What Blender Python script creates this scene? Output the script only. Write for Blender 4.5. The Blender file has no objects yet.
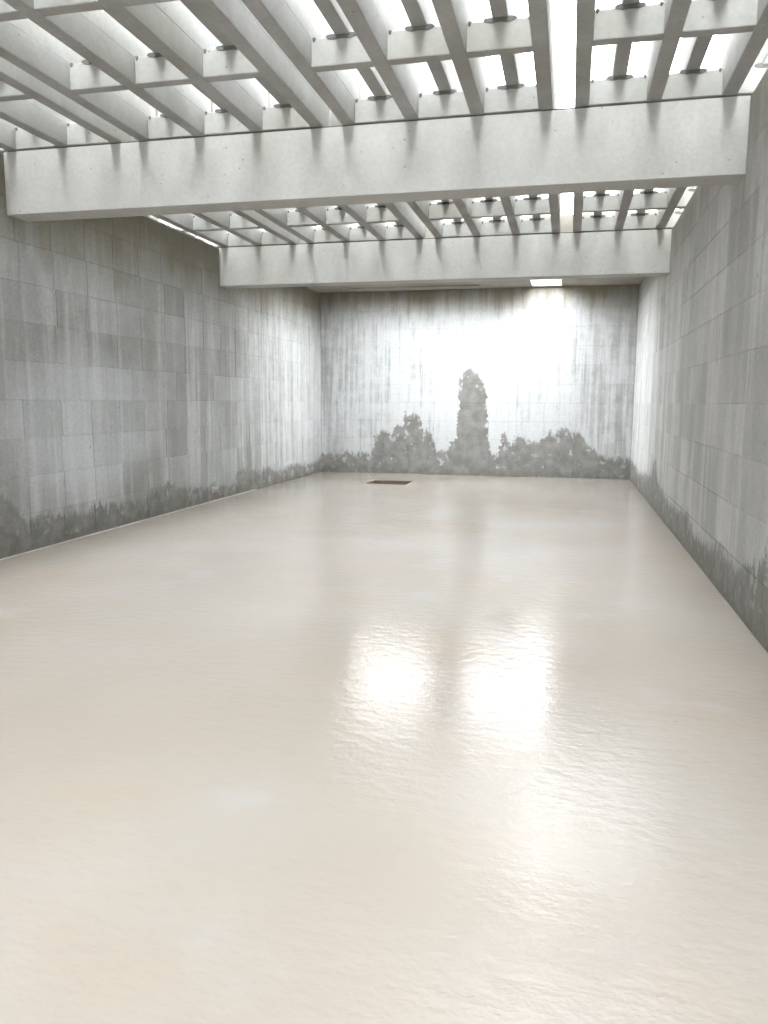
import bpy, bmesh, math, random
from mathutils import Matrix, Vector

# ------------------------------------------------------------------ camera
sc = bpy.context.scene
C = sc.collection
FW = Vector((-0.22468842, 0.96450368, -0.13873631))
RT = Vector((0.97373982, 0.22760205, 0.00529743))
UP = Vector((-0.03668606, 0.1339028, 0.99031519))
cam_data = bpy.data.cameras.new('camera')
cam_data.sensor_fit = 'VERTICAL'
cam_data.sensor_height = 24.0
cam_data.lens = 785.97 * 24.0 / 1024.0
cam_data.clip_start = 0.05
cam = bpy.data.objects.new('camera', cam_data)
C.objects.link(cam)
m = Matrix.Identity(4)
for i in range(3):
    m[i][0], m[i][1], m[i][2] = RT[i], UP[i], -FW[i]
m[0][3], m[1][3], m[2][3] = 0.0, 0.0, 1.6
cam.matrix_world = m
sc.camera = cam

# ------------------------------------------------------------------ sky and exposure
world = bpy.data.worlds.new('overcast_sky')
sc.world = world
world.use_nodes = True
bg = world.node_tree.nodes['Background']
bg.inputs['Color'].default_value = (0.93, 0.97, 1.0, 1)
bg.inputs['Strength'].default_value = 2.0
sc.view_settings.view_transform = 'Standard'
sc.view_settings.look = 'None'
sc.view_settings.gamma = 1.0
sc.view_settings.use_curve_mapping = False
sc.view_settings.exposure = 3.7

# ------------------------------------------------------------------ dimensions (metres)
XL, XR, YB = -5.5355, 1.3061, 17.36      # inner faces of the walls
YF = -2.8                                # front end behind the camera, closed by the added wall
ZB, ZT = 3.427, 4.035                    # underside of beams, underside of roof panels
BW = 0.314                               # beam width
BEAMS = [7.107, 12.06]                   # front faces of the two beams in view
BEAM0 = 2.155
WT = 0.2                                 # wall thickness

# ------------------------------------------------------------------ mesh helpers
def box(bm, a, b):
    x0, y0, z0 = a
    x1, y1, z1 = b
    v = [bm.verts.new(p) for p in ((x0,y0,z0),(x1,y0,z0),(x1,y1,z0),(x0,y1,z0),
                                   (x0,y0,z1),(x1,y0,z1),(x1,y1,z1),(x0,y1,z1))]
    for f in ((3,2,1,0),(4,5,6,7),(0,1,5,4),(1,2,6,5),(2,3,7,6),(3,0,4,7)):
        bm.faces.new([v[i] for i in f])

def mesh_from(bm, name, mat, bevel=0.0, seg=1):
    if bevel:
        bmesh.ops.bevel(bm, geom=list(bm.edges), offset=bevel, segments=seg, affect='EDGES', profile=0.5)
    bmesh.ops.recalc_face_normals(bm, faces=list(bm.faces))
    me = bpy.data.meshes.new(name)
    bm.to_mesh(me)
    bm.free()
    if mat:
        me.materials.append(mat)
    return me

def box_mesh(name, a, b, mat, bevel=0.0):
    bm = bmesh.new()
    box(bm, a, b)
    return mesh_from(bm, name, mat, bevel)

def link(name, me, parent=None, loc=(0,0,0), scale=(1,1,1)):
    o = bpy.data.objects.new(name, me)
    C.objects.link(o)
    o.location = loc
    o.scale = scale
    if parent:
        o.parent = parent
    return o

def tag(o, label=None, cat=None, group=None, kind=None):
    if label: o['label'] = label
    if cat: o['category'] = cat
    if group: o['group'] = group
    if kind: o['kind'] = kind
    return o

# ------------------------------------------------------------------ node helpers
class N:
    def __init__(self, name):
        self.mat = bpy.data.materials.new(name)
        self.mat.use_nodes = True
        self.t = self.mat.node_tree
        self.b = self.t.nodes['Principled BSDF']
        g = self.t.nodes.new('ShaderNodeNewGeometry')
        self.pos = g.outputs['Position']
        s = self.t.nodes.new('ShaderNodeSeparateXYZ')
        self.t.links.new(self.pos, s.inputs[0])
        self.x, self.y, self.z = s.outputs
    def put(self, sock, v):
        if isinstance(v, bpy.types.NodeSocket):
            self.t.links.new(v, sock)
        else:
            if sock.type == 'RGBA' and len(v) == 3:
                v = (*v, 1)
            sock.default_value = v
    def math(self, op, a, b=0.0, c=None, clamp=False):
        n = self.t.nodes.new('ShaderNodeMath')
        n.operation = op
        n.use_clamp = clamp
        self.put(n.inputs[0], a)
        self.put(n.inputs[1], b)
        if c is not None: self.put(n.inputs[2], c)
        return n.outputs[0]
    def vec(self, x, y, z):
        n = self.t.nodes.new('ShaderNodeCombineXYZ')
        for i, v in enumerate((x, y, z)): self.put(n.inputs[i], v)
        return n.outputs[0]
    def scaled(self, sx, sy, sz):
        n = self.t.nodes.new('ShaderNodeVectorMath')
        n.operation = 'MULTIPLY'
        self.t.links.new(self.pos, n.inputs[0])
        n.inputs[1].default_value = (sx, sy, sz)
        return n.outputs[0]
    def noise(self, vec, scale, detail=4.0, rough=0.55):
        n = self.t.nodes.new('ShaderNodeTexNoise')
        self.put(n.inputs['Vector'], vec)
        n.inputs['Scale'].default_value = scale
        n.inputs['Detail'].default_value = detail
        n.inputs['Roughness'].default_value = rough
        return n.outputs[0]
    def vor(self, vec, scale):
        n = self.t.nodes.new('ShaderNodeTexVoronoi')
        self.put(n.inputs['Vector'], vec)
        n.inputs['Scale'].default_value = scale
        return n.outputs['Distance']
    def rng(self, v, a, b, c=0.0, d=1.0, smooth=True):
        n = self.t.nodes.new('ShaderNodeMapRange')
        n.interpolation_type = 'SMOOTHSTEP' if smooth else 'LINEAR'
        self.put(n.inputs[0], v)
        for i, k in enumerate((a, b, c, d)): n.inputs[i+1].default_value = k
        return n.outputs[0]
    def mix(self, f, a, b, blend='MIX'):
        n = self.t.nodes.new('ShaderNodeMix')
        n.data_type = 'RGBA'
        n.blend_type = blend
        self.put(n.inputs[0], f)
        self.put(n.inputs[6], a)
        self.put(n.inputs[7], b)
        return n.outputs[2]
    def curve(self, v, pts, lo, hi, top):
        n = self.t.nodes.new('ShaderNodeFloatCurve')
        u = self.rng(v, lo, hi, 0, 1, False)
        self.put(n.inputs[1], u)
        cv = n.mapping.curves[0]
        P = [((s-lo)/(hi-lo), h/top) for s, h in sorted(pts)]
        cv.points[0].location = P[0]
        cv.points[1].location = P[-1]
        for q in P[1:-1]: cv.points.new(*q)
        for q in cv.points: q.handle_type = 'VECTOR'
        n.mapping.update()
        return self.math('MULTIPLY', n.outputs[0], top)
    def bump(self, h, dist=0.01, strength=1.0):
        n = self.t.nodes.new('ShaderNodeBump')
        self.put(n.inputs['Height'], h)
        n.inputs['Distance'].default_value = dist
        n.inputs['Strength'].default_value = strength
        self.t.links.new(n.outputs[0], self.b.inputs['Normal'])
    def obj_random(self):
        n = self.t.nodes.new('ShaderNodeObjectInfo')
        return n.outputs['Random']
    def out(self, color, rough):
        self.put(self.b.inputs['Base Color'], color)
        self.put(self.b.inputs['Roughness'], rough)
        return self.mat

# ------------------------------------------------------------------ materials
DAMP_L = [(2,.35),(4,.42),(5.5,.3),(6.8,.67),(6.9,.59),(7.03,.43),(7.34,.36),(7.88,.35),(8.18,.26),(8.46,.37),(8.74,.35),
          (9.03,.29),(9.56,.32),(9.94,.39),(10.2,.43),(10.68,.33),(11.34,.26),(12.4,.23),(12.73,.43),(13.34,.4),
          (13.62,.32),(14.02,.4),(14.33,.28),(14.86,.26),(15.42,.34),(16.32,.25),(17.36,.33)]
DAMP_R = [(2,.5),(4,.4),(5.3,.5),(5.47,.48),(5.68,.62),(5.78,.41),(5.98,.51),(6.41,.34),(6.94,.35),(7.36,.39),(7.61,.3),
          (8.58,.27),(9.12,.43),(10.7,.32),(12.09,.47),(12.5,.74),(12.81,.76),(13.1,.5),(14.11,.4),(15.27,.32),(17.36,.44)]
DAMP_B = [(-5.53,.42),(-4.97,.46),(-4.36,.44),(-4.26,.83),(-4.1,.97),(-3.94,.97),(-3.89,.73),(-3.8,1.06),(-3.62,1.11),
          (-3.53,1.25),(-3.39,1.38),(-3.23,1.29),(-3.16,.98),(-3.0,.99),(-2.9,.56),(-2.59,.55),(-2.5,.75),(-2.4,.82),
          (-2.36,2.1),(-2.2,2.36),(-1.98,2.25),(-1.8,1.98),(-1.72,1.0),(-1.66,.52),(-1.46,.53),(-1.41,.96),(-1.3,.94),
          (-1.23,.7),(-1.02,.93),(-.85,.8),(-.65,.76),(-.49,.93),(-.07,1.07),(.2,1.01),(.46,.69),(.74,.48),(.98,.43),(1.3,.47)]

def wall_material(name, axis, damp, chalk, tone, moss, mossz, limek, soft, wetk, darkk, limecol=(0.70, 0.715, 0.72), cloud=None):
    """weathered concrete block: streaks, chalky lime runs, a damp band of uneven height, moss under the roof"""
    k = N(name)
    s = k.y if axis == 'y' else k.x
    n_big = k.noise(k.pos, 0.75, 4, 0.55)
    n_mid = k.noise(k.pos, 5.0, 5, 0.6)
    n_fine = k.noise(k.pos, 38.0, 5, 0.65)
    st = k.scaled(1, 4.2, 0.22) if axis == 'y' else k.scaled(6, 1, 0.35)
    streak = k.noise(st, 1.0, 4, 0.6)
    st2 = k.scaled(1, 13, 0.55) if axis == 'y' else k.scaled(20, 1, 0.8)
    streak2 = k.noise(st2, 1.0, 4, 0.6)
    lo, mid, hi = tone
    col = k.mix(k.rng(n_big, 0.33, 0.67), lo, mid)
    col = k.mix(k.rng(streak, 0.42, 0.66, 0, 0.65), col, hi)
    if cloud:     # a large pale chalky patch
        cs, cz, rs, rz, ck = cloud
        e1 = k.math('POWER', k.math('DIVIDE', k.math('SUBTRACT', s, cs), rs), 2.0)
        e2 = k.math('POWER', k.math('DIVIDE', k.math('SUBTRACT', k.z, cz), rz), 2.0)
        e = k.math('ADD', k.math('ADD', e1, e2), k.math('MULTIPLY', k.math('SUBTRACT', n_mid, 0.5), 1.2))
        col = k.mix(k.rng(e, 1.2, 0.1, 0, ck), col, (0.50, 0.52, 0.54))
    # block to block difference
    r = k.obj_random()
    col = k.mix(1.0, col, k.mix(r, (0.86, 0.86, 0.85), (1.09, 1.09, 1.10)), 'MULTIPLY')
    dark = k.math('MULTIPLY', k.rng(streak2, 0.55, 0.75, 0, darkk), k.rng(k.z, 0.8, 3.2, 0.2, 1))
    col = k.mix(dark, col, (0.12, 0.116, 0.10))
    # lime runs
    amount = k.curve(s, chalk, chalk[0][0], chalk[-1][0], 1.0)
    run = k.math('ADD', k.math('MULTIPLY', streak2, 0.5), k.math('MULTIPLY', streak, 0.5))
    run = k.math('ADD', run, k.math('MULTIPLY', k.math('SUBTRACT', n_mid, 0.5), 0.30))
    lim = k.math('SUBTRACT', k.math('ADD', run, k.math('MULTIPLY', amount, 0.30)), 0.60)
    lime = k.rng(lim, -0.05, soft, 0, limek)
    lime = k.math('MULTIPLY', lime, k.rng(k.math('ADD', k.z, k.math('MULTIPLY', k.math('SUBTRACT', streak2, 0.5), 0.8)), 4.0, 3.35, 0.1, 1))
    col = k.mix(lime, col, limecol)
    # moss and grime near the top
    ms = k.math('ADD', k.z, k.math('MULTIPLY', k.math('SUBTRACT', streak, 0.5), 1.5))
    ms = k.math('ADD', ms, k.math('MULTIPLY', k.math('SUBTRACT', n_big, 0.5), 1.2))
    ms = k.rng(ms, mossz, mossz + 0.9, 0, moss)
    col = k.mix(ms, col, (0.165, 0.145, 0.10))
    # damp band
    wob = k.math('MULTIPLY', k.math('SUBTRACT', n_mid, 0.5), 0.30)
    wob2 = k.math('MULTIPLY', k.math('SUBTRACT', k.noise(k.pos, 15.0, 4, 0.6), 0.5), 0.20)
    h = k.curve(k.math('ADD', s, k.math('ADD', wob, wob2)), damp, damp[0][0], damp[-1][0], 2.5)
    d = k.math('SUBTRACT', k.math('ADD', h, k.math('MULTIPLY', wob, 0.8)), k.z)
    d = k.math('ADD', d, wob2)
    d = k.math('ADD', d, k.math('MULTIPLY', k.math('SUBTRACT', streak2, 0.5), 0.35))
    wet = k.rng(d, -0.03, 0.07, 0, 1)
    # flecks of lime left inside the damp patches
    fleck = k.rng(k.math('SUBTRACT', k.noise(k.pos, 7.5, 4, 0.6), k.math('MULTIPLY', d, 0.12)), 0.55, 0.61, 0, 0.6)
    wet = k.math('MULTIPLY', wet, k.math('SUBTRACT', 1.0, fleck))
    wetcol = k.mix(k.rng(n_mid, 0.3, 0.7), tuple(wetk*v for v in (0.135, 0.131, 0.118)), tuple(wetk*v for v in (0.215, 0.208, 0.192)))
    col = k.mix(k.math('MULTIPLY', wet, 0.93), col, wetcol)
    # a faint dirty margin just above the floor
    col = k.mix(k.rng(k.math('ADD', k.z, wob), 0.16, 0.0, 0, 0.35), col, (0.115, 0.10, 0.078))
    # small chips
    chip = k.rng(k.vor(k.pos, 3.1), 0.10, 0.05, 0, 0.5)
    col = k.mix(k.math('MULTIPLY', chip, k.rng(n_mid, 0.5, 0.6)), col, (0.15, 0.142, 0.128))
    col = k.mix(1.0, col, k.mix(k.rng(n_fine, 0.3, 0.7), (0.90,)*3, (1.08,)*3), 'MULTIPLY')
    hgt = k.math('ADD', k.math('MULTIPLY', n_fine, 0.6), k.math('MULTIPLY', n_mid, 0.8))
    k.bump(hgt, 0.006, 0.6)
    return k.out(col, k.mix(wet, (0.88,)*3, (0.6,)*3))

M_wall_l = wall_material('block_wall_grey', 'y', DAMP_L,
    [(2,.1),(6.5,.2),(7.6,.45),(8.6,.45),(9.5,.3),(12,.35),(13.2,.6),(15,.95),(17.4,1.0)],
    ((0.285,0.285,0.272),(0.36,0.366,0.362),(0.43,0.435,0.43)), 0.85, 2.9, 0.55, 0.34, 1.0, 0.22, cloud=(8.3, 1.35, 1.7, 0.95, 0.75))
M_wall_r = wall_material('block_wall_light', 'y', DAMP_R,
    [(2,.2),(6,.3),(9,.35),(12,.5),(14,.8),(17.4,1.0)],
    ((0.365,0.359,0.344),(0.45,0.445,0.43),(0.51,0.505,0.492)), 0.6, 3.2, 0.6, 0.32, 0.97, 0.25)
M_wall_b = wall_material('block_wall_limed', 'x', DAMP_B,
    [(-5.6,.55),(-4.9,.65),(-4.3,.85),(-3.4,.95),(-2.4,1.0),(-.4,1.0),(.1,.8),(.7,.6),(1.4,.5)],
    ((0.31,0.306,0.298),(0.36,0.357,0.35),(0.41,0.41,0.405)), 0.9, 3.25, 0.9, 0.2, 1.0, 0.25, limecol=(0.52, 0.535, 0.54))

def cast_concrete(name, lo, hi, stain, pores=True, warm=0.3):
    k = N(name)
    n1 = k.noise(k.pos, 1.7, 5, 0.6)
    n2 = k.noise(k.pos, 26.0, 4, 0.6)
    n3 = k.noise(k.pos, 0.7, 2)
    col = k.mix(k.rng(n1, 0.3, 0.72), lo, hi)
    col = k.mix(k.rng(n3, 0.45, 0.7, 0, warm), col, stain)
    if pores:
        p = k.rng(k.vor(k.pos, 11.0), 0.12, 0.06, 0, 0.6)
        p = k.math('MULTIPLY', p, k.rng(k.noise(k.pos, 3.0, 2), 0.47, 0.58))
        col = k.mix(p, col, (0.09, 0.09, 0.08))
    col = k.mix(1.0, col, k.mix(k.rng(n2, 0.3, 0.7), (0.955,)*3, (1.04,)*3), 'MULTIPLY')
    k.bump(k.math('ADD', n2, n1), 0.004, 0.5)
    return k.out(col, 0.85)

M_beam = cast_concrete('beam_concrete', (0.375,0.367,0.343), (0.425,0.418,0.397), (0.33,0.308,0.262), True, 0.25)
M_rib = cast_concrete('panel_concrete', (0.265,0.26,0.243), (0.345,0.34,0.323), (0.225,0.213,0.175), True, 0.45)
M_slat = cast_concrete('slat_concrete', (0.26,0.255,0.24), (0.32,0.315,0.30), (0.22,0.21,0.18), False, 0.3)
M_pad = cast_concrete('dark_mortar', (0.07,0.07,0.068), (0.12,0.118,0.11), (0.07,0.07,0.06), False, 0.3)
M_slab = cast_concrete('slab_concrete', (0.30,0.28,0.24), (0.36,0.335,0.29), (0.23,0.205,0.155), False, 0.4)

def floor_material():
    k = N('painted_floor')
    big = k.noise(k.pos, 0.45, 2, 0.5)
    mid = k.noise(k.scaled(1.0, 1.5, 1), 0.9, 3, 0.5)
    fine = k.noise(k.pos, 60.0, 3, 0.6)
    col = k.mix(k.rng(big, 0.3, 0.7), (0.273, 0.239, 0.203), (0.299, 0.274, 0.249))
    col = k.mix(k.rng(mid, 0.5, 0.75, 0, 0.5), col, (0.296, 0.245, 0.198))
    col = k.mix(k.rng(k.noise(k.pos, 1.3, 3), 0.56, 0.74, 0, 0.45), col, (0.302, 0.296, 0.292))
    # grime close to the side walls
    edge = k.math('ADD', k.x, k.math('MULTIPLY', k.math('SUBTRACT', mid, 0.5), 0.9))
    col = k.mix(k.rng(edge, -4.5, -5.5, 0, 0.4), col, (0.21, 0.19, 0.163))
    # tiny dark grit
    g = k.math('MULTIPLY', k.rng(k.vor(k.pos, 2.3), 0.022, 0.012, 0, 0.8), k.rng(mid, 0.42, 0.5))
    col = k.mix(g, col, (0.16, 0.15, 0.13))
    ripple = k.noise(k.scaled(9, 15, 1), 1.0, 3, 0.6)
    k.bump(k.math('ADD', k.math('MULTIPLY', ripple, 1.0), k.math('MULTIPLY', fine, 0.16)), 0.006, 0.6)
    m = k.out(col, k.rng(mid, 0.3, 0.7, 0.08, 0.11))
    k.b.inputs['IOR'].default_value = 1.19
    return m
M_floor = floor_material()

def plain(name, col, rough, metal=0.0):
    k = N(name)
    n = k.noise(k.pos, 14.0, 3)
    c = k.mix(k.rng(n, 0.3, 0.7), tuple(v*0.85 for v in col), tuple(min(1, v*1.1) for v in col))
    k.b.inputs['Metallic'].default_value = metal
    return k.out(c, rough)
M_pit = plain('drain_pit_concrete', (0.14, 0.11, 0.085), 0.8)
M_steel = plain('drain_frame_steel', (0.20, 0.165, 0.13), 0.6, 0.3)
M_pvc = plain('pale_pipe_plastic', (0.45, 0.43, 0.38), 0.4)
M_caulk = plain('white_caulk', (0.34, 0.32, 0.29), 0.6)

# ------------------------------------------------------------------ floor with the drain opening
DX0, DX1, DY0, DY1 = -3.90, -3.02, 14.93, 15.76
bm = bmesh.new()
xs = [XL - 0.1, DX0, DX1, XR + 0.1]
ys = [YF, DY0, DY1, YB + 0.1]
vt = [[bm.verts.new((x, y, 0)) for x in xs] for y in ys]
vb = [[bm.verts.new((x, y, -0.25)) for x in xs] for y in ys]
for j in range(3):
    for i in range(3):
        if (i, j) == (1, 1): continue
        bm.faces.new((vt[j][i], vt[j][i+1], vt[j+1][i+1], vt[j+1][i]))
        bm.faces.new((vb[j][i], vb[j+1][i], vb[j+1][i+1], vb[j][i+1]))
for a, b in (((1,1),(1,2)), ((1,2),(2,2)), ((2,2),(2,1)), ((2,1),(1,1))):
    bm.faces.new((vt[a[0]][a[1]], vb[a[0]][a[1]], vb[b[0]][b[1]], vt[b[0]][b[1]]))
for i in range(3):
    bm.faces.new((vt[0][i], vb[0][i], vb[0][i+1], vt[0][i+1]))
    bm.faces.new((vt[3][i], vt[3][i+1], vb[3][i+1], vb[3][i]))
    bm.faces.new((vt[i][0], vt[i+1][0], vb[i+1][0], vb[i][0]))
    bm.faces.new((vt[i][3], vb[i][3], vb[i+1][3], vt[i+1][3]))
floor = link('floor', mesh_from(bm, 'floor', M_floor))
tag(floor, 'glossy beige painted concrete floor', 'floor', kind='structure')

# ------------------------------------------------------------------ block walls
random.seed(7)
BH = 0.4
def wall(name, mat, axis, face, s0, s1, b0, joints, sign, label):
    """core slab with proud blocks; axis is the running direction, face the coordinate of the block faces"""
    rec = 0.007
    top = 4.018
    if axis == 'y':
        a, b = (face + sign*rec, s0, -0.05), (face + sign*WT, s1, top)
        a, b = (min(a[0], b[0]), a[1], a[2]), (max(a[0], b[0]), b[1], b[2])
    else:
        a, b = (s0, face + rec, -0.05), (s1, face + WT, top)
    w = link(name, box_mesh(name, a, b, mat))
    tag(w, label, 'wall', kind='structure')
    dep = 0.05
    L0 = 0.6
    unit = None
    bm = bmesh.new()
    j = 0.003
    if axis == 'y':
        box(bm, (0, j, j), (dep, L0 - j, BH - j))
    else:
        box(bm, (j, 0, j), (L0 - j, dep, BH - j))
    unit = mesh_from(bm, 'block', mat, 0.0035, 1)
    for row in range(10):
        ss = [b0]
        q = joints - 30*L0
        sh = random.uniform(-0.04, 0.04) + (0.0 if axis == 'x' else random.choice((0, 0, 0.3)))
        while q < s1:
            p = q + sh + random.uniform(-0.03, 0.03)
            if p > b0 + 0.15 and p < s1 - 0.15: ss.append(p)
            q += L0
        ss.append(s1)
        for p, r in zip(ss[:-1], ss[1:]):
            off = random.uniform(0.0, 0.003)
            if axis == 'y':
                x = face + off if sign > 0 else face - dep - off
                link('block', unit, w, (x, p, row*BH), (1, (r-p)/L0, 1))
            else:
                link('block', unit, w, (p, face + off, row*BH), ((r-p)/L0, 1, 1))
    return w
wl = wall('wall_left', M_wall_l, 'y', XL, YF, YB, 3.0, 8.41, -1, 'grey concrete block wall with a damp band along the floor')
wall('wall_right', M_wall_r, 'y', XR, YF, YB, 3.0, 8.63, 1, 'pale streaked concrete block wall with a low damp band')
wall('wall_back', M_wall_b, 'x', YB, XL - WT, XR + WT, XL, 0.11, 1, 'white-streaked concrete block wall with tall damp patches')

bm = bmesh.new()                          # uneven mortar left along the top of the wall
y = 3.0
while y < YB - 0.1:
    ln = random.uniform(0.05, 0.22)
    hgt = random.uniform(0.0, 0.022)
    if random.random() < 0.8:
        box(bm, (XL - 0.05, y, 4.0), (XL + random.uniform(0.002, 0.010), y + ln, 4.006 + hgt))
    y += ln
mb = link('mortar_bed', mesh_from(bm, 'mortar_bed', M_beam), wl)
mb['kind'] = 'stuff'

bm = bmesh.new()
box(bm, (XL - WT, YF - WT, -0.05), (-1.6, YF, 4.018))
box(bm, (0.6, YF - WT, -0.05), (XR + WT, YF, 4.018))
box(bm, (-1.6, YF - WT, 2.4), (0.6, YF, 4.018))
wf = link('wall_front_added', mesh_from(bm, 'wall_front_added', M_beam))  # unseen wall behind the camera, added to cut fill light
tag(wf, 'added concrete wall with a wide doorway at the unseen entrance end', 'wall', kind='structure')

# ------------------------------------------------------------------ solid roof slab before the end wall, with two skylight openings
ST = 0.30
bm = bmesh.new()
y0, y1 = BEAMS[1] + BW/2 + 0.01, YB + WT
xs = [XL - WT, -4.20, -2.55, -1.85, -0.85, -0.24, XR + WT]
ys = [y0, 14.15, 16.15, 17.25, y1]
openings = {(1,1), (3,1), (4,1), (4,2)}
zt0, zt1 = 4.02, 4.02 + ST
nx, ny = len(xs)-1, len(ys)-1
B0 = [[bm.verts.new((x, y, zt0)) for x in xs] for y in ys]
B1 = [[bm.verts.new((x, y, zt1)) for x in xs] for y in ys]
solid = lambda i, j: 0 <= i < nx and 0 <= j < ny and (i, j) not in openings
for j in range(ny):
    for i in range(nx):
        if not solid(i, j): continue
        bm.faces.new((B0[j][i], B0[j+1][i], B0[j+1][i+1], B0[j][i+1]))
        bm.faces.new((B1[j][i], B1[j][i+1], B1[j+1][i+1], B1[j+1][i]))
        if not solid(i-1, j): bm.faces.new((B0[j][i], B1[j][i], B1[j+1][i], B0[j+1][i]))
        if not solid(i+1, j): bm.faces.new((B0[j][i+1], B0[j+1][i+1], B1[j+1][i+1], B1[j][i+1]))
        if not solid(i, j-1): bm.faces.new((B0[j][i], B0[j][i+1], B1[j][i+1], B1[j][i]))
        if not solid(i, j+1): bm.faces.new((B0[j+1][i], B1[j+1][i], B1[j+1][i+1], B0[j+1][i+1]))
ceiling = link('ceiling', mesh_from(bm, 'ceiling', M_slab))
tag(ceiling, 'solid concrete roof slab with skylight openings above the stained end wall', 'ceiling', kind='structure')
t2 = link('trim_2', box_mesh('trim_2', (-4.90, 16.74, 3.985), (-1.9, 16.95, 4.022), M_slab, 0.004))
tag(t2, 'shallow concrete ledge under the roof slab by the end wall', 'ledge', kind='structure')

# ------------------------------------------------------------------ beams
def beam(y, label):
    o = link('concrete_beam', box_mesh('concrete_beam', (XL - 0.004, y, ZB), (XR + 0.004, y + BW, ZT - 0.014), M_beam, 0.004))
    link('shadow_gap_strip', box_mesh('shadow_gap_strip', (XL - 0.002, y + 0.012, ZT - 0.016), (XR + 0.002, y + BW - 0.012, ZT + 0.001), M_pad), o)  # recessed joint strip, coloured dark to draw the shadow gap under the panels
    tag(o, label, 'beam', 'concrete beams spanning wall to wall')
    return o
beam(BEAMS[0], 'wide pale concrete beam spanning the room farther from the floor drain')
beam(BEAMS[1], 'pale concrete beam nearer the white-streaked end wall, carrying the solid slab')
beam(BEAM0, 'concrete beam at the unseen entrance end of the room opposite the streaked wall')

# ------------------------------------------------------------------ ribbed roof panels
RW, PITCH, PERIOD = 0.116, 0.5715, 2.008
RD = 0.195                                 # depth of the ribs
SLAT_H = 0.44                              # depth of the upper layer of slats, standing on edge
PL = 4.90                                  # panel length
def tapered(name, w0, w1, length, z0, z1, mat):
    """rib running along y, a little narrower at the underside"""
    bm = bmesh.new()
    v = []
    for y in (0, length):
        v.append([bm.verts.new(p) for p in ((-w0/2, y, z0), (w0/2, y, z0), (w1/2, y, z1), (-w1/2, y, z1))])
    a, b = v
    bm.faces.new(a)
    bm.faces.new(b[::-1])
    for i in range(4):
        bm.faces.new((a[i], a[(i+1) % 4], b[(i+1) % 4], b[i]))
    return mesh_from(bm, name, mat, 0.006)
me_rib = tapered('rib', RW, RW + 0.004, PL, 0, RD + 0.006, M_rib)
me_upper = tapered('upper_rib', RW - 0.004, RW - 0.008, PL, RD + 0.004, RD + 0.012 + SLAT_H, M_rib)
me_slat = tapered('slat', 0.112, 0.104, PL - 0.06, 0, SLAT_H, M_slat)
CW = PITCH - RW + 0.002
me_cross = box_mesh('cross_rib', (-CW/2, 0, 0.002), (CW/2, 0.10, RD), M_rib, 0.005)
def pad_mesh():
    bm = bmesh.new()
    prof = [(-0.115, RD + 0.004), (-0.10, RD - 0.010), (-0.055, RD - 0.018), (0.0, RD - 0.014), (0.06, RD - 0.019), (0.10, RD - 0.009),
            (0.118, RD + 0.003), (0.10, RD + 0.016), (0.0, RD + 0.022), (-0.10, RD + 0.017)]
    f = [bm.verts.new((x, -0.006, z)) for x, z in prof]
    b = [bm.verts.new((x, 0.104, z)) for x, z in prof]
    bm.faces.new(f)
    bm.faces.new(b[::-1])
    for i in range(len(prof)):
        k = (i+1) % len(prof)
        bm.faces.new((f[i], b[i], b[k], f[k]))
    return mesh_from(bm, 'mortar_pad', M_pad)
me_pad = pad_mesh()
def dab_mesh():
    bm = bmesh.new()
    bmesh.ops.create_icosphere(bm, subdivisions=1, radius=1.0)
    for v in bm.verts:
        v.co = Vector((v.co.x*0.017, v.co.y*0.012, v.co.z*0.02))
        if v.co.z < 0: v.co.x *= 0.6
    return mesh_from(bm, 'mortar_dab', M_pad)
me_dab = dab_mesh()

def roof_panel(x0, yend, label, jx):
    """x0: centre of the first rib, yend: far end of the panel (over a beam)"""
    y0 = yend - PL
    p = bpy.data.objects.new('concrete_grating', None)
    C.objects.link(p)
    p.location = (x0 + jx, y0, ZT)
    tag(p, label, 'grating', 'ribbed concrete roof gratings')
    for i in range(4):
        link('rib', me_rib, p, (i*PITCH, 0, 0))
        link('upper_rib', me_upper, p, (i*PITCH, 0, 0))
    rows = [PL - BW/2 - 0.004 - 1.200*n for n in range(4)] + [0.012]
    for i in range(3):
        cx = (i + 0.5)*PITCH
        sl = link('slat', me_slat, p, (cx + random.uniform(-.008, .008), 0.03, RD + 0.012))
        for ry in rows:
            cr = link('cross_rib', me_cross, p, (cx, ry, 0))
            link('mortar_pad', me_pad, cr, (random.uniform(-.01, .01), 0, 0), (random.uniform(.88, 1.08), 1, 1))
            link('mortar_dab', me_dab, cr, (-CW/2 + 0.022, 0.0, RD - 0.008))
            if random.random() < 0.75:
                link('mortar_dab', me_dab, cr, (CW/2 - 0.024, 0.0, RD - 0.006), (.9, 1, .8))
    return p

place = ['against the wall with the pipe stub', 'second from the pipe stub wall',
         'third from the pipe stub wall', 'against the wall without a pipe']
bay_name = ['before both beams', 'between the two beams', 'added unseen at the entrance end']
for b in range(3):
    yend = (BEAMS + [BEAM0])[b] + BW/2 - 0.004  # last bay: unseen gratings behind the camera, added to limit the light
    for q in range(4):
        x0 = 0.009 + (q - 3)*PERIOD
        roof_panel(x0, yend, 'ribbed concrete roof grating %s, %s' % (bay_name[b], place[q]), (0.0, 0.006, 0.0)[b])

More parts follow.
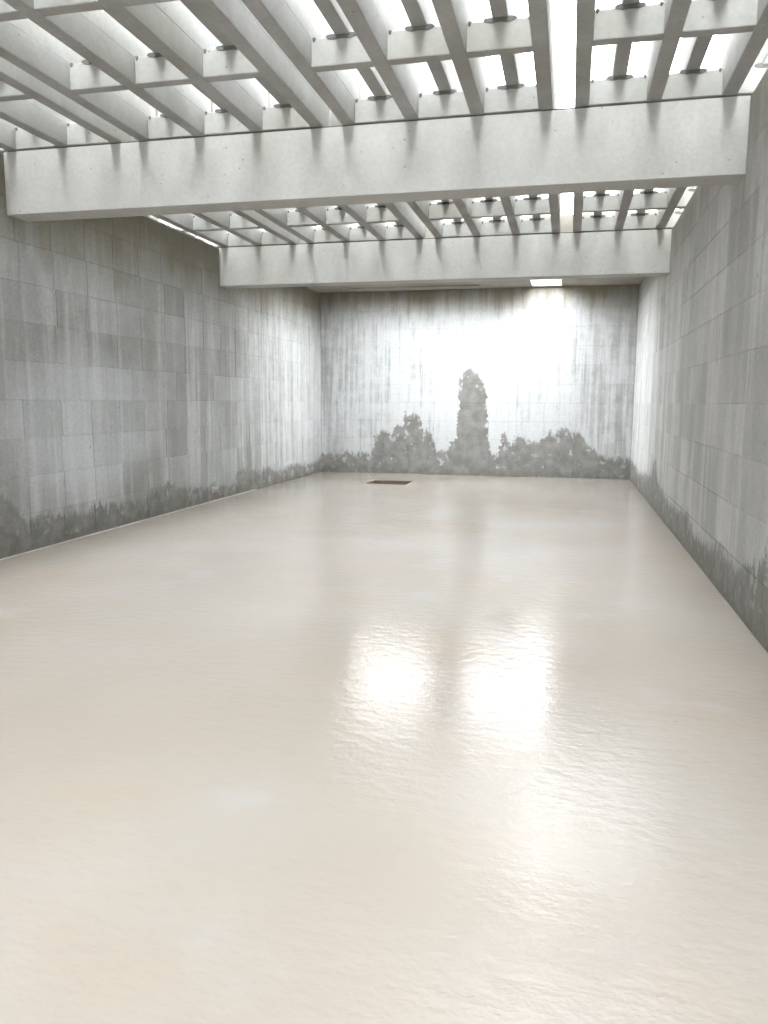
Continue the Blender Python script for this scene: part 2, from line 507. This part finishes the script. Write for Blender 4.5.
# ------------------------------------------------------------------ floor drain
dr = bpy.data.objects.new('floor_drain', None)
C.objects.link(dr)
dr.location = ((DX0+DX1)/2, (DY0+DY1)/2, 0)
tag(dr, 'rectangular dark floor drain pit in front of the streaked end wall', 'drain')
hx, hy = (DX1-DX0)/2, (DY1-DY0)/2
t = 0.03
link('pit_bottom', box_mesh('pit_bottom', (-hx, -hy, -0.25), (hx, hy, -0.21), M_pit), dr)
for nm, a, b in (('pit_side', (-hx, -hy, -0.21), (-hx+t, hy, -0.012)), ('pit_side', (hx-t, -hy, -0.21), (hx, hy, -0.012)),
                 ('pit_side', (-hx+t, -hy, -0.21), (hx-t, -hy+t, -0.012)), ('pit_side', (-hx+t, hy-t, -0.21), (hx-t, hy, -0.012))):
    link(nm, box_mesh(nm, a, b, M_pit), dr)
fr = 0.022
for a, b in (((-hx, -hy, -0.012), (-hx+fr, hy, 0.001)), ((hx-fr, -hy, -0.012), (hx, hy, 0.001)),
             ((-hx+fr, -hy, -0.012), (hx-fr, -hy+fr, 0.001)), ((-hx+fr, hy-fr, -0.012), (hx-fr, hy, 0.001))):
    link('rim', box_mesh('rim', a, b, M_steel), dr)

# ------------------------------------------------------------------ pipe stub in the side wall
def tube(name, prof, mat, seg=20):
    """surface of revolution about +x from (x, radius) pairs"""
    bm = bmesh.new()
    rings = []
    for x, r in prof:
        rings.append([bm.verts.new((x, r*math.cos(2*math.pi*i/seg), r*math.sin(2*math.pi*i/seg))) for i in range(seg)])
    for a, b in zip(rings[:-1], rings[1:]):
        for i in range(seg):
            bm.faces.new((a[i], a[(i+1) % seg], b[(i+1) % seg], b[i]))
    bm.faces.new(rings[0][::-1])
    bm.faces.new(rings[-1])
    return mesh_from(bm, name, mat)
ps = bpy.data.objects.new('pipe_stub', None)
C.objects.link(ps)
ps.location = (XL, 11.62, 0.19)
tag(ps, 'short pale plastic pipe stub poking from the damp band of the wall', 'pipe')
link('pipe', tube('pipe', [(-0.03, .036), (.085, .036), (.09, .034), (.09, .027), (.03, .027)], M_pvc), ps)
link('collar', tube('collar', [(-0.006, .052), (.012, .052), (.016, .046), (.016, .036)], M_pvc), ps)

# ------------------------------------------------------------------ line of caulk where the floor meets the side wall
bm = bmesh.new()
prev = None
random.seed(3)
nseg = 60
for i in range(nseg + 1):
    y = 3.5 + (13.4 - 3.5)*i/nseg
    big = 1.0 if 8.2 < y < 9.4 else (0.45 if y < 11 else 0.3)
    w = 0.004 + 0.016*big*random.uniform(.6, 1.2)
    ring = [bm.verts.new(q) for q in ((XL - 0.01, y, 0.010), (XL + w*0.5, y, 0.008), (XL + w, y, 0.003), (XL + w, y, -0.004), (XL - 0.01, y, -0.004))]
    if prev:
        for a in range(5):
            bm.faces.new((prev[a], prev[(a+1) % 5], ring[(a+1) % 5], ring[a]))
    else:
        bm.faces.new(ring)
    prev = ring
bm.faces.new(prev[::-1])
t1 = link('trim_1', mesh_from(bm, 'trim_1', M_caulk))
tag(t1, 'thin white bead of caulk where the floor meets the damp wall', 'caulk', kind='structure')
